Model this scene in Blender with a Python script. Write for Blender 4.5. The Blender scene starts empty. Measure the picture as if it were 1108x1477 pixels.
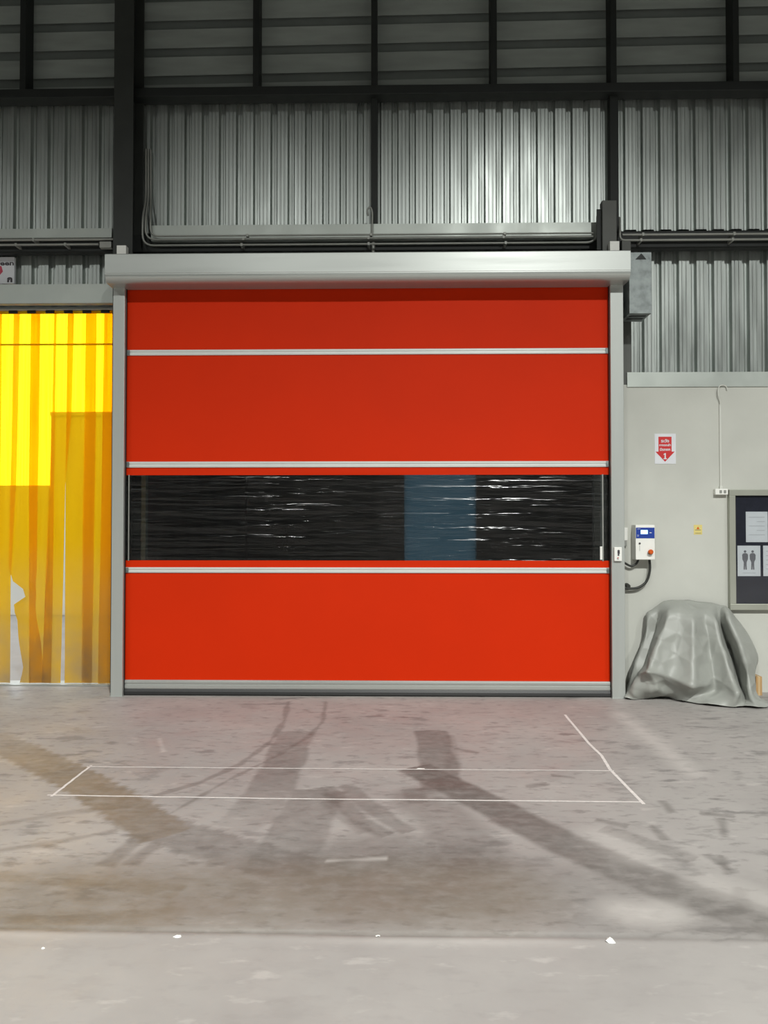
import bpy, bmesh, math, random
import numpy as np
from mathutils import Vector, Matrix
random.seed(7); rng = np.random.default_rng(7)
C = bpy.context.scene.collection
S = bpy.context.scene

# ------------------------------------------------------------------ camera
CAM = Vector((0.0, 0.0, 1.70)); F = 26.0/36.0*1477
YAW, PITCH = math.radians(1.07), math.radians(1.05)
cd = bpy.data.cameras.new('camera'); cam = bpy.data.objects.new('camera', cd); C.objects.link(cam)
cd.sensor_fit = 'VERTICAL'; cd.sensor_height = 36; cd.lens = 26
cam.location = CAM; cam.rotation_euler = (math.pi/2+PITCH, 0, YAW)
S.camera = cam
# ------------------------------------------------------------------ world: hazy bright overcast sky
w = bpy.data.worlds.new('sky'); S.world = w; w.use_nodes = True
w.node_tree.nodes['Background'].inputs[0].default_value = (0.93, 0.96, 1.0, 1)
w.node_tree.nodes['Background'].inputs[1].default_value = 4.2
# ------------------------------------------------------------------ high-bay ceiling lamps (all above the frame)
def lamp(x, y, z, p, r=0.30, cone=140, col=(0.985, 1.0, 0.965)):
    l = bpy.data.lights.new('high_bay_lamp_offscreen', 'SPOT'); l.shadow_soft_size = r; l.energy = p
    l.spot_size = math.radians(cone); l.spot_blend = .55; l.color = col      # wide reflector, cut off towards the eaves
    o = bpy.data.objects.new('high_bay_lamp_offscreen', l); C.objects.link(o); o.location = (x, y, z)
    return o
lamp(3.5, -6.5, 12.0, 10500)
lamp(-3.6, -6.5, 12.0, 3000)
lamp(-11.0, -6.5, 12.0, 3000)
lamp(10.5, -6.5, 12.0, 3200)
lamp(0.5, -13.0, 12.0, 1500)
# ------------------------------------------------------------------ exposure
S.view_settings.view_transform = 'Standard'; S.view_settings.look = 'None'
S.view_settings.gamma = 1; S.view_settings.use_curve_mapping = False
S.view_settings.exposure = 0.0

# ------------------------------------------------------------------ measuring helpers (survey of the photo on real planes)
_r = Vector((math.cos(YAW), math.sin(YAW), 0))
_f = Vector((-math.sin(YAW)*math.cos(PITCH), math.cos(YAW)*math.cos(PITCH), math.sin(PITCH)))
_u = _r.cross(_f)
def ray(px, py): return _f + _r*((px-554)/F) + _u*((738.5-py)/F)
def P(px, py, Y):
    d = ray(px, py); return CAM + d*((Y-CAM.y)/d.y)
def G(px, py, z=0.0):
    d = ray(px, py); return CAM + d*((z-CAM.z)/d.z)
def X(px, Y, py=758): return P(px, py, Y).x
def Z(py, Y, px=554): return P(px, py, Y).z

# ------------------------------------------------------------------ mesh helpers
def new(): return bmesh.new()
def box(bm, x0, x1, y0, y1, z0, z1, bev=0.0, seg=2):
    x0, x1 = min(x0, x1), max(x0, x1); y0, y1 = min(y0, y1), max(y0, y1); z0, z1 = min(z0, z1), max(z0, z1)
    r = bmesh.ops.create_cube(bm, size=1)
    for v in r['verts']:
        v.co = Vector(((x0+x1)/2+v.co.x*(x1-x0), (y0+y1)/2+v.co.y*(y1-y0), (z0+z1)/2+v.co.z*(z1-z0)))
    if bev > 0:
        es = list({e for v in r['verts'] for e in v.link_edges})
        bmesh.ops.bevel(bm, geom=es, offset=bev, segments=seg, profile=0.5, affect='EDGES')
    return bm
def prism(bm, pts, a0, a1, axis='x'):
    """polygon pts extruded along axis; x: pts=(y,z); y: pts=(x,z); z: pts=(x,y)"""
    def mk(p, a): return {'x': (a, p[0], p[1]), 'y': (p[0], a, p[1]), 'z': (p[0], p[1], a)}[axis]
    A = [bm.verts.new(mk(p, a0)) for p in pts]; B = [bm.verts.new(mk(p, a1)) for p in pts]
    n = len(pts)
    fs = [bm.faces.new(A), bm.faces.new(B[::-1])]
    for i in range(n): fs.append(bm.faces.new((A[i], B[i], B[(i+1) % n], A[(i+1) % n])))
    bmesh.ops.recalc_face_normals(bm, faces=fs)
    return bm
def sheet(bm, prof, a0, a1, axis='z', th=0.0):
    """open profile (x,y) extruded along z, or (z,y) along x"""
    def mk(p, a): return (p[0], p[1], a) if axis == 'z' else (a, p[1], p[0])
    A = [bm.verts.new(mk(p, a0)) for p in prof]; B = [bm.verts.new(mk(p, a1)) for p in prof]
    for i in range(len(prof)-1): bm.faces.new((A[i], A[i+1], B[i+1], B[i]))
    return bm
def tube(bm, pts, r, n=8, cap=True):
    pts = [Vector(p) for p in pts]; rings = []
    t0 = (pts[1]-pts[0]).normalized()
    up = Vector((0, 0, 1)) if abs(t0.z) < 0.9 else Vector((0, 1, 0))
    u = t0.cross(up).normalized()
    for i, p in enumerate(pts):
        t = (pts[min(i+1, len(pts)-1)]-pts[max(i-1, 0)]).normalized()
        u = (u - t*u.dot(t)).normalized(); v = t.cross(u)
        rings.append([bm.verts.new(p+(u*math.cos(2*math.pi*k/n)+v*math.sin(2*math.pi*k/n))*r) for k in range(n)])
    for a, b in zip(rings, rings[1:]):
        for k in range(n): bm.faces.new((a[k], a[(k+1) % n], b[(k+1) % n], b[k])).smooth = True
    if cap:                                 # caps on their own vertices so the barrel keeps clean normals
        bm.faces.new([bm.verts.new(v.co) for v in rings[0][::-1]]); bm.faces.new([bm.verts.new(v.co) for v in rings[-1]])
    bmesh.ops.recalc_face_normals(bm, faces=bm.faces[:])
    return bm
def arc(pts, rad=0.06, seg=6):
    """polyline with rounded corners"""
    pts = [Vector(p) for p in pts]; out = [pts[0]]
    for a, b, c in zip(pts, pts[1:], pts[2:]):
        d1 = (a-b); d2 = (c-b); k = min(rad, d1.length*.48, d2.length*.48)
        s = b+d1.normalized()*k; e = b+d2.normalized()*k
        for i in range(seg+1):
            t = i/seg; out.append(s*(1-t)**2+b*2*t*(1-t)+e*t*t)
    out.append(pts[-1]); return out
def spline(pts, n=8):
    """Catmull-Rom through points"""
    pts = [Vector(p) for p in pts]; q = [pts[0]]+pts+[pts[-1]]; out = []
    for i in range(1, len(q)-2):
        a, b, c, d = q[i-1:i+3]
        for k in range(n):
            t = k/n
            out.append(0.5*((2*b)+(c-a)*t+(2*a-5*b+4*c-d)*t*t+(3*b-a-3*c+d)*t**3))
    out.append(pts[-1]); return out
def disc(bm, c, r, y0, y1, n=24, r2=None):
    """round knob along y"""
    r2 = r if r2 is None else r2
    A = [bm.verts.new((c[0]+r*math.cos(2*math.pi*k/n), y1, c[1]+r*math.sin(2*math.pi*k/n))) for k in range(n)]
    B = [bm.verts.new((c[0]+r2*math.cos(2*math.pi*k/n), y0, c[1]+r2*math.sin(2*math.pi*k/n))) for k in range(n)]
    for k in range(n): bm.faces.new((A[k], A[(k+1) % n], B[(k+1) % n], B[k]))
    bm.faces.new(B); bm.faces.new(A[::-1]); return bm
def tag(o, label=None, cat=None, group=None, kind=None):
    if label: o['label'] = label
    if cat: o['category'] = cat
    if group: o['group'] = group
    if kind: o['kind'] = kind
    return o
def empty(name, loc, label=None, cat=None, group=None, kind=None):
    o = bpy.data.objects.new(name, None); C.objects.link(o); o.location = loc; o.empty_display_size = .1
    o['_w'] = list(loc); return tag(o, label, cat, group, kind)
def wloc(o): return Vector(o['_w'])
def obj(name, bm, m, parent=None, smooth=False, label=None):
    """link a bmesh, built in room coordinates, as one mesh object with its origin at its base"""
    co = [v.co for v in bm.verts]
    lo = Vector(map(min, zip(*co))); hi = Vector(map(max, zip(*co)))
    org = Vector(((lo.x+hi.x)/2, (lo.y+hi.y)/2, lo.z))
    for v in bm.verts: v.co -= org
    me = bpy.data.meshes.new(name)
    if smooth:
        for f in bm.faces: f.smooth = True
    bm.to_mesh(me); bm.free(); me.materials.append(m)
    o = bpy.data.objects.new(name, me); C.objects.link(o); o['_w'] = list(org)
    if parent is not None:
        o.parent = parent; o.location = org - wloc(parent)
    else: o.location = org
    if label: o['label'] = label
    return o
def copy_part(src, parent, loc):
    o = src.copy(); C.objects.link(o); o.parent = parent; o['_w'] = list(loc)
    o.location = Vector(loc) - wloc(parent); return o

# ------------------------------------------------------------------ materials
def lin(c):
    return tuple(((v/255)/12.92 if v/255 <= .04045 else ((v/255+.055)/1.055)**2.4) for v in c)+(1,)
def mat(name, rgb, rough=.5, metal=0., var=.0, scale=6., detail=4., bump=0., bscale=80., stretch=(1, 1, 1), spec=.5, rvar=0., emit=None, estr=0.):
    m = bpy.data.materials.new(name); m.use_nodes = True; nt = m.node_tree; N = nt.nodes; L = nt.links
    b = N['Principled BSDF']; b.inputs['Roughness'].default_value = rough; b.inputs['Metallic'].default_value = metal
    b.inputs['Specular IOR Level'].default_value = spec
    col = lin(rgb); b.inputs['Base Color'].default_value = col
    tc = N.new('ShaderNodeNewGeometry'); mp = N.new('ShaderNodeMapping'); mp.inputs['Scale'].default_value = stretch
    L.new(tc.outputs['Position'], mp.inputs[0])
    if var > 0 or rvar > 0:
        n = N.new('ShaderNodeTexNoise'); n.inputs['Scale'].default_value = scale; n.inputs['Detail'].default_value = detail
        L.new(mp.outputs[0], n.inputs[0])
        if var > 0:
            r = N.new('ShaderNodeMapRange'); r.inputs[1].default_value = .3; r.inputs[2].default_value = .7
            r.inputs[3].default_value = 1-var; r.inputs[4].default_value = 1+var; L.new(n.outputs[0], r.inputs[0])
            x = N.new('ShaderNodeVectorMath'); x.operation = 'SCALE'; x.inputs[0].default_value = col[:3]
            L.new(r.outputs[0], x.inputs['Scale']); L.new(x.outputs[0], b.inputs['Base Color'])
        if rvar > 0:
            r = N.new('ShaderNodeMapRange'); r.inputs[1].default_value = .3; r.inputs[2].default_value = .7
            r.inputs[3].default_value = max(rough-rvar, .05); r.inputs[4].default_value = rough+rvar
            L.new(n.outputs[0], r.inputs[0]); L.new(r.outputs[0], b.inputs['Roughness'])
    if bump > 0:
        n2 = N.new('ShaderNodeTexNoise'); n2.inputs['Scale'].default_value = bscale; n2.inputs['Detail'].default_value = 3
        L.new(mp.outputs[0], n2.inputs[0]); bp = N.new('ShaderNodeBump'); bp.inputs['Strength'].default_value = bump
        bp.inputs['Distance'].default_value = .004; L.new(n2.outputs[0], bp.inputs['Height']); L.new(bp.outputs[0], b.inputs['Normal'])
    if emit: b.inputs['Emission Color'].default_value = lin(emit); b.inputs['Emission Strength'].default_value = estr
    return m
M = {}
M['clad'] = mat('galvanised_cladding', (182, 188, 184), .37, .88, .12, 3, rvar=.06, stretch=(3, 3, .5))
M['clad_h'] = mat('dull_cladding', (142, 149, 144), .6, .1, .12, 3, stretch=(.6, 3, 3))
M['flash'] = mat('steel_flashing', (176, 182, 176), .45, .55, .10, 2.5, rvar=.08)
M['dark'] = mat('dark_primer_steel', (26, 30, 28), .6, .0, .15, 5, bump=.1)
M['backing'] = mat('dull_backing_sheet', (112, 119, 115), .7, 0, .1, 3)
M['bar'] = mat('bright_bar_aluminium', (216, 219, 215), .35, .25, .03, 2)
M['column'] = mat('column_paint', (44, 47, 44), .55, .0, .18, 3, bump=.1)
M['post'] = mat('grey_post_paint', (82, 84, 80), .55, .0, .1, 4)
M['conduit'] = mat('conduit_grey', (150, 152, 146), .45, .3, .08, 8)
M['white'] = mat('white_plastic', (232, 232, 226), .4, 0, .03, 10)
M['wall'] = mat('painted_concrete', (189, 190, 182), .75, 0, .06, 1.8, detail=6, bump=.15, bscale=25)
M['alu'] = mat('anodised_aluminium', (182, 186, 182), .38, .6, .03, 2, stretch=(.3, 1, 6), rvar=.05)
M['guide'] = mat('guide_aluminium', (180, 184, 180), .42, .45, .04, 2, stretch=(6, 1, .3))
M['galv'] = mat('spangled_galvanised_steel', (136, 143, 142), .5, .5, .38, 13, detail=3, rvar=.12)
M['black'] = mat('black_rubber', (22, 22, 22), .45, 0, .1, 6, bump=.1)
M['cable'] = mat('cable_black', (40, 42, 38), .5)
M['blue'] = mat('blue_panel', (30, 62, 150), .35)
M['screen'] = mat('lcd', (200, 235, 255), .3, emit=(190, 235, 255), estr=1.2)
M['orange'] = mat('orange_button', (206, 88, 22), .35)
M['ink'] = mat('print_ink', (70, 66, 70), .6)
M['trunk'] = mat('painted_trunking', (204, 205, 197), .5)
M['figure'] = mat('figure_print', (112, 110, 116), .6)
M['paper'] = mat('paper', (214, 216, 220), .6, 0, .03, 8)
M['red_ink'] = mat('red_ink', (196, 38, 40), .5)
M['yellow'] = mat('yellow_sticker', (214, 198, 122), .6, 0, .05, 20)
M['felt'] = mat('navy_felt', (26, 28, 44), .9, 0, .25, 30, bump=.4, bscale=300)
M['frame'] = mat('board_frame_aluminium', (168, 170, 158), .4, .4, .05, 4)
M['tarp'] = mat('grey_tarpaulin', (150, 152, 146), .48, 0, .06, 5, bump=.12, bscale=40)
M['card'] = mat('cardboard', (178, 142, 96), .8, 0, .06, 10)
M['chalk'] = mat('white_chalk', (214, 208, 204), .9, 0, .12, 30)
M['shell'] = mat('dim_shed_lining', (92, 94, 92), .8, 0, .05, 2)
M['inner'] = mat('store_lining', (88, 84, 80), .8, 0, .2, 2)
M['ground'] = mat('yard_concrete', (132, 130, 126), .9, 0, .08, 1.5)
M['out_white'] = mat('far_white_wall', (222, 222, 216), .8, 0, .05, .5)
M['out_grey'] = mat('far_grey_wall', (128, 128, 120), .8, 0, .08, .5)
def mat_blue():
    m = bpy.data.materials.new('blue_sheet'); m.use_nodes = True; nt = m.node_tree; N = nt.nodes; L = nt.links
    N.remove(N['Principled BSDF']); t = N.new('ShaderNodeBsdfTranslucent'); t.inputs[0].default_value = (.075, .115, .135, 1)
    L.new(t.outputs[0], N['Material Output'].inputs[0]); return m
M['blue_sheet'] = mat_blue()
# red door fabric: woven PVC
M['red'] = mat('red_pvc_fabric', (202, 42, 0), .6, 0, .03, 1.2, bump=.05, bscale=500, spec=.12)
def mat_clear():
    m = bpy.data.materials.new('clear_pvc'); m.use_nodes = True; nt = m.node_tree; N = nt.nodes; L = nt.links
    N.remove(N['Principled BSDF']); out = N['Material Output']
    g = N.new('ShaderNodeNewGeometry'); mp = N.new('ShaderNodeMapping'); mp.inputs['Scale'].default_value = (.8, 1, 18)
    L.new(g.outputs['Position'], mp.inputs[0])
    n = N.new('ShaderNodeTexNoise'); n.inputs['Scale'].default_value = 1.6; n.inputs['Detail'].default_value = 3
    L.new(mp.outputs[0], n.inputs[0])
    bp = N.new('ShaderNodeBump'); bp.inputs['Strength'].default_value = .55; bp.inputs['Distance'].default_value = .02
    L.new(n.outputs[0], bp.inputs['Height'])
    gl = N.new('ShaderNodeBsdfGlossy'); gl.inputs['Roughness'].default_value = .17; gl.inputs['Color'].default_value = (.9, .9, .9, 1)
    L.new(bp.outputs[0], gl.inputs['Normal'])
    rf = N.new('ShaderNodeBsdfRefraction'); rf.inputs['Roughness'].default_value = .03; rf.inputs['IOR'].default_value = 1.03
    rf.inputs['Color'].default_value = (.82, .84, .82, 1); L.new(bp.outputs[0], rf.inputs['Normal'])
    tr = N.new('ShaderNodeBsdfTransparent'); tr.inputs['Color'].default_value = (.82, .84, .82, 1)
    m1 = N.new('ShaderNodeMixShader'); m1.inputs[0].default_value = .6
    L.new(tr.outputs[0], m1.inputs[1]); L.new(rf.outputs[0], m1.inputs[2])
    fr = N.new('ShaderNodeFresnel'); fr.inputs['IOR'].default_value = 1.5; L.new(bp.outputs[0], fr.inputs['Normal'])
    mx = N.new('ShaderNodeMixShader'); L.new(fr.outputs[0], mx.inputs[0]); L.new(m1.outputs[0], mx.inputs[1]); L.new(gl.outputs[0], mx.inputs[2])
    L.new(mx.outputs[0], out.inputs[0]); return m
M['clear'] = mat_clear()
def mat_glass():
    m = bpy.data.materials.new('board_glass'); m.use_nodes = True; nt = m.node_tree; N = nt.nodes; L = nt.links
    N.remove(N['Principled BSDF']); out = N['Material Output']
    gl = N.new('ShaderNodeBsdfGlossy'); gl.inputs['Roughness'].default_value = .05
    tr = N.new('ShaderNodeBsdfTransparent'); tr.inputs['Color'].default_value = (.94, .95, .95, 1)
    fr = N.new('ShaderNodeFresnel'); fr.inputs['IOR'].default_value = 1.45
    mx = N.new('ShaderNodeMixShader'); L.new(fr.outputs[0], mx.inputs[0]); L.new(tr.outputs[0], mx.inputs[1]); L.new(gl.outputs[0], mx.inputs[2])
    L.new(mx.outputs[0], out.inputs[0]); return m
M['glass'] = mat_glass()
def mat_strip():
    """amber see-through PVC, cloudy with dirt near the hem"""
    m = bpy.data.materials.new('amber_pvc'); m.use_nodes = True; nt = m.node_tree; N = nt.nodes; L = nt.links
    N.remove(N['Principled BSDF']); out = N['Material Output']
    g = N.new('ShaderNodeNewGeometry'); mp = N.new('ShaderNodeMapping'); mp.inputs['Scale'].default_value = (40, 1, .6)
    L.new(g.outputs['Position'], mp.inputs[0])
    n = N.new('ShaderNodeTexNoise'); n.inputs['Scale'].default_value = 1.5; n.inputs['Detail'].default_value = 4; L.new(mp.outputs[0], n.inputs[0])
    sx = N.new('ShaderNodeSeparateXYZ'); L.new(g.outputs['Position'], sx.inputs[0])
    # scuffs: strongest at trolley height near the floor
    h = N.new('ShaderNodeMapRange'); h.inputs[1].default_value = 0.; h.inputs[2].default_value = 1.5; h.inputs[3].default_value = 1.5; h.inputs[4].default_value = .05
    L.new(sx.outputs[2], h.inputs[0])
    n2 = N.new('ShaderNodeTexNoise'); n2.inputs['Scale'].default_value = 3.; n2.inputs['Detail'].default_value = 5; L.new(g.outputs['Position'], n2.inputs[0])
    d = N.new('ShaderNodeMath'); d.operation = 'MULTIPLY'; L.new(h.outputs[0], d.inputs[0]); L.new(n2.outputs[0], d.inputs[1])
    tcol = N.new('ShaderNodeMix'); tcol.data_type = 'RGBA'; tcol.inputs['A'].default_value = (1.0, .60, .012, 1); tcol.inputs['B'].default_value = (.95, .46, .006, 1)
    nr = N.new('ShaderNodeMapRange'); nr.inputs[1].default_value = .36; nr.inputs[2].default_value = .64; L.new(n.outputs[0], nr.inputs[0])
    L.new(nr.outputs[0], tcol.inputs['Factor'])
    tr = N.new('ShaderNodeBsdfTransparent'); L.new(tcol.outputs['Result'], tr.inputs[0])
    dcol = N.new('ShaderNodeMix'); dcol.data_type = 'RGBA'; dcol.inputs['A'].default_value = (1.0, .60, .0, 1); dcol.inputs['B'].default_value = (.30, .23, .14, 1)
    L.new(d.outputs[0], dcol.inputs['Factor'])
    tl = N.new('ShaderNodeBsdfTranslucent'); L.new(dcol.outputs['Result'], tl.inputs[0])
    df = N.new('ShaderNodeBsdfDiffuse'); L.new(dcol.outputs['Result'], df.inputs[0])
    a = N.new('ShaderNodeMixShader'); a.inputs[0].default_value = .35; L.new(tl.outputs[0], a.inputs[1]); L.new(df.outputs[0], a.inputs[2])
    k = N.new('ShaderNodeMapRange'); k.inputs[3].default_value = .38; k.inputs[4].default_value = .85; L.new(d.outputs[0], k.inputs[0])
    mx = N.new('ShaderNodeMixShader'); L.new(k.outputs[0], mx.inputs[0]); L.new(tr.outputs[0], mx.inputs[1]); L.new(a.outputs[0], mx.inputs[2])
    gl = N.new('ShaderNodeBsdfGlossy'); gl.inputs['Roughness'].default_value = .12
    fr = N.new('ShaderNodeFresnel'); fr.inputs['IOR'].default_value = 1.4
    m2 = N.new('ShaderNodeMixShader'); L.new(fr.outputs[0], m2.inputs[0]); L.new(mx.outputs[0], m2.inputs[1]); L.new(gl.outputs[0], m2.inputs[2])
    L.new(m2.outputs[0], out.inputs[0]); return m
M['strip'] = mat_strip()
def mat_floor():
    m = bpy.data.materials.new('stained_concrete_floor'); m.use_nodes = True; nt = m.node_tree; N = nt.nodes; L = nt.links
    b = N['Principled BSDF']; b.inputs['Specular IOR Level'].default_value = .4
    g = N.new('ShaderNodeNewGeometry')
    at = N.new('ShaderNodeAttribute'); at.attribute_name = 'stain'; sp = N.new('ShaderNodeSeparateColor'); L.new(at.outputs['Color'], sp.inputs[0])
    def noise(sc, det, stretch=(1, 1, 1), rough=.6):
        mp = N.new('ShaderNodeMapping'); mp.inputs['Scale'].default_value = stretch; L.new(g.outputs['Position'], mp.inputs[0])
        n = N.new('ShaderNodeTexNoise'); n.inputs['Scale'].default_value = sc; n.inputs['Detail'].default_value = det; n.inputs['Roughness'].default_value = rough
        L.new(mp.outputs[0], n.inputs[0]); return n.outputs[0]
    def rng_(x, a, b_, c, d):
        r = N.new('ShaderNodeMapRange'); r.inputs[1].default_value = a; r.inputs[2].default_value = b_; r.inputs[3].default_value = c; r.inputs[4].default_value = d
        L.new(x, r.inputs[0]); return r.outputs[0]
    def mixc(f, a, bcol, mode='MIX'):
        x = N.new('ShaderNodeMix'); x.data_type = 'RGBA'; x.blend_type = mode; L.new(f, x.inputs['Factor'])
        if isinstance(a, tuple): x.inputs['A'].default_value = a
        else: L.new(a, x.inputs['A'])
        if isinstance(bcol, tuple): x.inputs['B'].default_value = bcol
        else: L.new(bcol, x.inputs['B'])
        return x.outputs['Result']
    def mul(a, b_):
        x = N.new('ShaderNodeMath'); x.operation = 'MULTIPLY'; L.new(a, x.inputs[0])
        if isinstance(b_, float): x.inputs[1].default_value = b_
        else: L.new(b_, x.inputs[1])
        return x.outputs[0]
    c = mixc(rng_(noise(.9, 6), .3, .7, 0, 1), lin((149, 145, 142)), lin((168, 164, 160)))
    # short dark scuffs, mostly along x
    sc = rng_(noise(3.2, 5, (1, 2.2, 1), .55), .56, .66, 0, 1)
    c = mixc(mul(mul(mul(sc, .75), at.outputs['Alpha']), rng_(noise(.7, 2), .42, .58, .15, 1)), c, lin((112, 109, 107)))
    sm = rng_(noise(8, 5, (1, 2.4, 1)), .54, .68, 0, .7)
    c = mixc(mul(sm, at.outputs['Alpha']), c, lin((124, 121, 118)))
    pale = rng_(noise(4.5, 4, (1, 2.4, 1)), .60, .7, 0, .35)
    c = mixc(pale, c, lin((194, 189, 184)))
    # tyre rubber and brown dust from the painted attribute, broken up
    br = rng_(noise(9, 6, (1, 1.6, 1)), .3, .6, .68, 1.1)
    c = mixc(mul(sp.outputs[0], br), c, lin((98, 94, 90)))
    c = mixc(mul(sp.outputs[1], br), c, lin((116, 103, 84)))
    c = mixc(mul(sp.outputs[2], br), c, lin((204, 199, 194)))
    L.new(c, b.inputs['Base Color'])
    L.new(rng_(noise(2.5, 4), .3, .7, .45, .68), b.inputs['Roughness'])
    bp = N.new('ShaderNodeBump'); bp.inputs['Strength'].default_value = .12; bp.inputs['Distance'].default_value = .003
    L.new(noise(60, 3), bp.inputs['Height']); L.new(bp.outputs[0], b.inputs['Normal'])
    return m
M['floor'] = mat_floor()

# ================================================================== planes of the building (metres from the camera along y)
Y_GUIDE, Y_FAB, Y_WALL, Y_CLAD, Y_CURT, Y_BACK = 7.34, 7.42, 7.65, 7.86, 7.86, 8.02
RX0, RX1, RY0, RZ1 = -15.0, 15.0, -17.0, 12.6
XC_L, XC_R = -6.0, -2.92                    # strip curtain opening
XD_L, XD_R = X(181, Y_FAB), X(880, Y_FAB)   # red door opening
Z_LINT = Z(408, 7.62)
# ------------------------------------------------------------------ floor with painted tyre marks
def make_floor():
    xs = np.concatenate([np.linspace(RX0, -5.6, 8)[:-1], np.linspace(-5.6, 5.6, 747), np.linspace(5.6, RX1, 8)[1:]])
    ys = np.concatenate([np.linspace(RY0, 1.9, 8)[:-1], np.linspace(1.9, Y_BACK, 409)])
    Xg, Yg = np.meshgrid(xs, ys)
    nx, ny = len(xs), len(ys)
    R = np.zeros_like(Xg); Gc = np.zeros_like(Xg); B = np.zeros_like(Xg)
    # low-frequency wobble for edges
    wob = sum(np.sin(Xg*a+Yg*b+c)*k for a, b, c, k in ((7, 11, 0, .018), (17, -9, 2, .012), (31, 23, 4, .008), (-45, 52, 1, .006)))
    def stroke(ch, pts, width, val, soft=.03, tread=0, fade=None):
        """pts: photo pixels on the floor; width in metres"""
        q = [G(*p) for p in pts]; best = np.full_like(Xg, 9.); T = np.zeros_like(Xg); cum = 0.
        tot = sum((b-a).length for a, b in zip(q, q[1:]))
        for a, b in zip(q, q[1:]):
            d = b-a; l2 = d.x*d.x+d.y*d.y; L_ = math.sqrt(l2)
            tr = ((Xg-a.x)*d.x+(Yg-a.y)*d.y)/l2; t = np.clip(tr, 0, 1)
            dist = np.hypot(Xg-a.x-t*d.x, Yg-a.y-t*d.y)
            if soft < .09:                      # tyre bands end square, not rounded
                if a is q[0]: dist = np.where(tr < -.0, dist+9*np.clip(-tr*L_, 0, 1), dist)
                if b is q[-1]: dist = np.where(tr > 1, dist+9*np.clip((tr-1)*L_, 0, 1), dist)
            s = dist < best; best = np.where(s, dist, best); T = np.where(s, cum+t*L_, T); cum += L_
        hw = width/2
        if tread: hw = hw*(1+.07*np.sign(np.sin(T*2*math.pi/tread)))
        m = np.clip((hw-best-wob*.35)/soft+.5, 0, 1)
        if tread: m = m*(.93+.07*np.sin(T*2*math.pi/tread+best*30))
        f = np.ones_like(T)
        if fade: f = np.interp(T/tot, np.linspace(0, 1, len(fade)), fade)
        m = m*val*f
        ch[:] = 1-(1-ch)*(1-m)
    st = stroke
    # broad soft grubby zone in front of the joint
    st(R, [(560, 1262), (820, 1290), (1108, 1325)], .75, .40, soft=.35)
    st(R, [(120, 1290), (420, 1280), (640, 1270)], .70, .34, soft=.35)
    st(Gc, [(-40, 1300), (150, 1295), (430, 1290), (700, 1290)], .60, .42, soft=.3)
    st(Gc, [(-40, 1262), (60, 1268), (150, 1272), (260, 1285)], .12, .35, tread=.13)
    st(Gc, [(-40, 1335), (90, 1332), (240, 1320)], .14, .35, soft=.1)
    # brown track from the curtain
    st(Gc, [(-20, 1062), (40, 1090), (120, 1128), (185, 1165), (240, 1205)], .30, .75, tread=.11, fade=[.35, .8, 1, 1, .6])
    st(R, [(150, 1150), (215, 1188), (290, 1215), (400, 1245), (520, 1270)], .32, .55, tread=.12, fade=[.1, .8, 1, .8, .3])
    # dark tyre bands leading to the red door
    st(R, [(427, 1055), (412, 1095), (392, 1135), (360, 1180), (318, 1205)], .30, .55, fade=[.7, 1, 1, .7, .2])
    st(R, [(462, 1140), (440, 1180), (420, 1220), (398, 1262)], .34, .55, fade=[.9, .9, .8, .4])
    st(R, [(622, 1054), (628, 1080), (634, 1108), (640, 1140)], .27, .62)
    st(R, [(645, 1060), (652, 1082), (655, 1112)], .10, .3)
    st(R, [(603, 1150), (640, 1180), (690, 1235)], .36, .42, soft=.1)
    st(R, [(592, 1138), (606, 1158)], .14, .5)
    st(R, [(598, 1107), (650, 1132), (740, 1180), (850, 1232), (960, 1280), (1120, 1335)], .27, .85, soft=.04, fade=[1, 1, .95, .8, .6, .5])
    st(R, [(470, 1135), (492, 1158), (520, 1185), (560, 1205)], .12, .5)
    st(R, [(500, 1132), (528, 1160), (565, 1185), (590, 1200)], .12, .5)
    st(R, [(455, 1137), (490, 1175), (530, 1200)], .10, .35)
    st(R, [(480, 1232), (560, 1222), (640, 1236)], .40, .35, soft=.2)
    st(R, [(152, 1250), (178, 1228), (205, 1206)], .10, .5)
    st(R, [(186, 1248), (208, 1230), (228, 1216)], .10, .45)
    # thin curved trails
    st(R, [(416, 1012), (410, 1040), (390, 1070), (345, 1103), (290, 1128), (215, 1150)], .045, .5, soft=.02)
    st(R, [(470, 1012), (466, 1040), (446, 1062), (400, 1090), (330, 1125), (248, 1172)], .035, .5, soft=.02)
    st(R, [(-10, 1190), (80, 1175), (200, 1160)], .06, .3)
    st(R, [(-10, 1228), (70, 1216), (170, 1198)], .05, .4)
    # right-hand scuffs
    for (a, b_, c_, d_) in ((1040, 1180, 1046, 1208), (1040, 1235, 1050, 1262), (955, 1155, 970, 1172), (1065, 1280, 1074, 1312), (860, 1182, 905, 1192),
                            (1010, 1172, 1060, 1178), (940, 1190, 960, 1212), (760, 1135, 790, 1130), (655, 1080, 690, 1086), (795, 1118, 830, 1122), (1018, 1232, 1060, 1260)):
        st(R, [(a, b_), (c_, d_)], .05, .5, soft=.03)
    st(R, [(870, 1195), (930, 1215), (1000, 1240)], .12, .35)
    # paler wiped streaks
    st(B, [(895, 1030), (945, 1070), (1000, 1115)], .16, .38, soft=.12)
    st(B, [(905, 1315), (960, 1318)], .2, .5, soft=.15)
    st(B, [(865, 1205), (920, 1235)], .2, .3, soft=.15)
    st(B, [(1030, 1275), (1108, 1300)], .2, .35, soft=.15)
    st(B, [(470, 1242), (560, 1238)], .03, .45)
    st(B, [(230, 1065), (236, 1085)], .02, .5)
    # slab joint and the cleaner slab in front of it
    jl = [G(-60, 1337), G(300, 1343), G(560, 1348), G(820, 1350), G(1170, 1354)]
    yj = np.interp(Xg, [p.x for p in jl], [p.y for p in jl])
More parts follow.
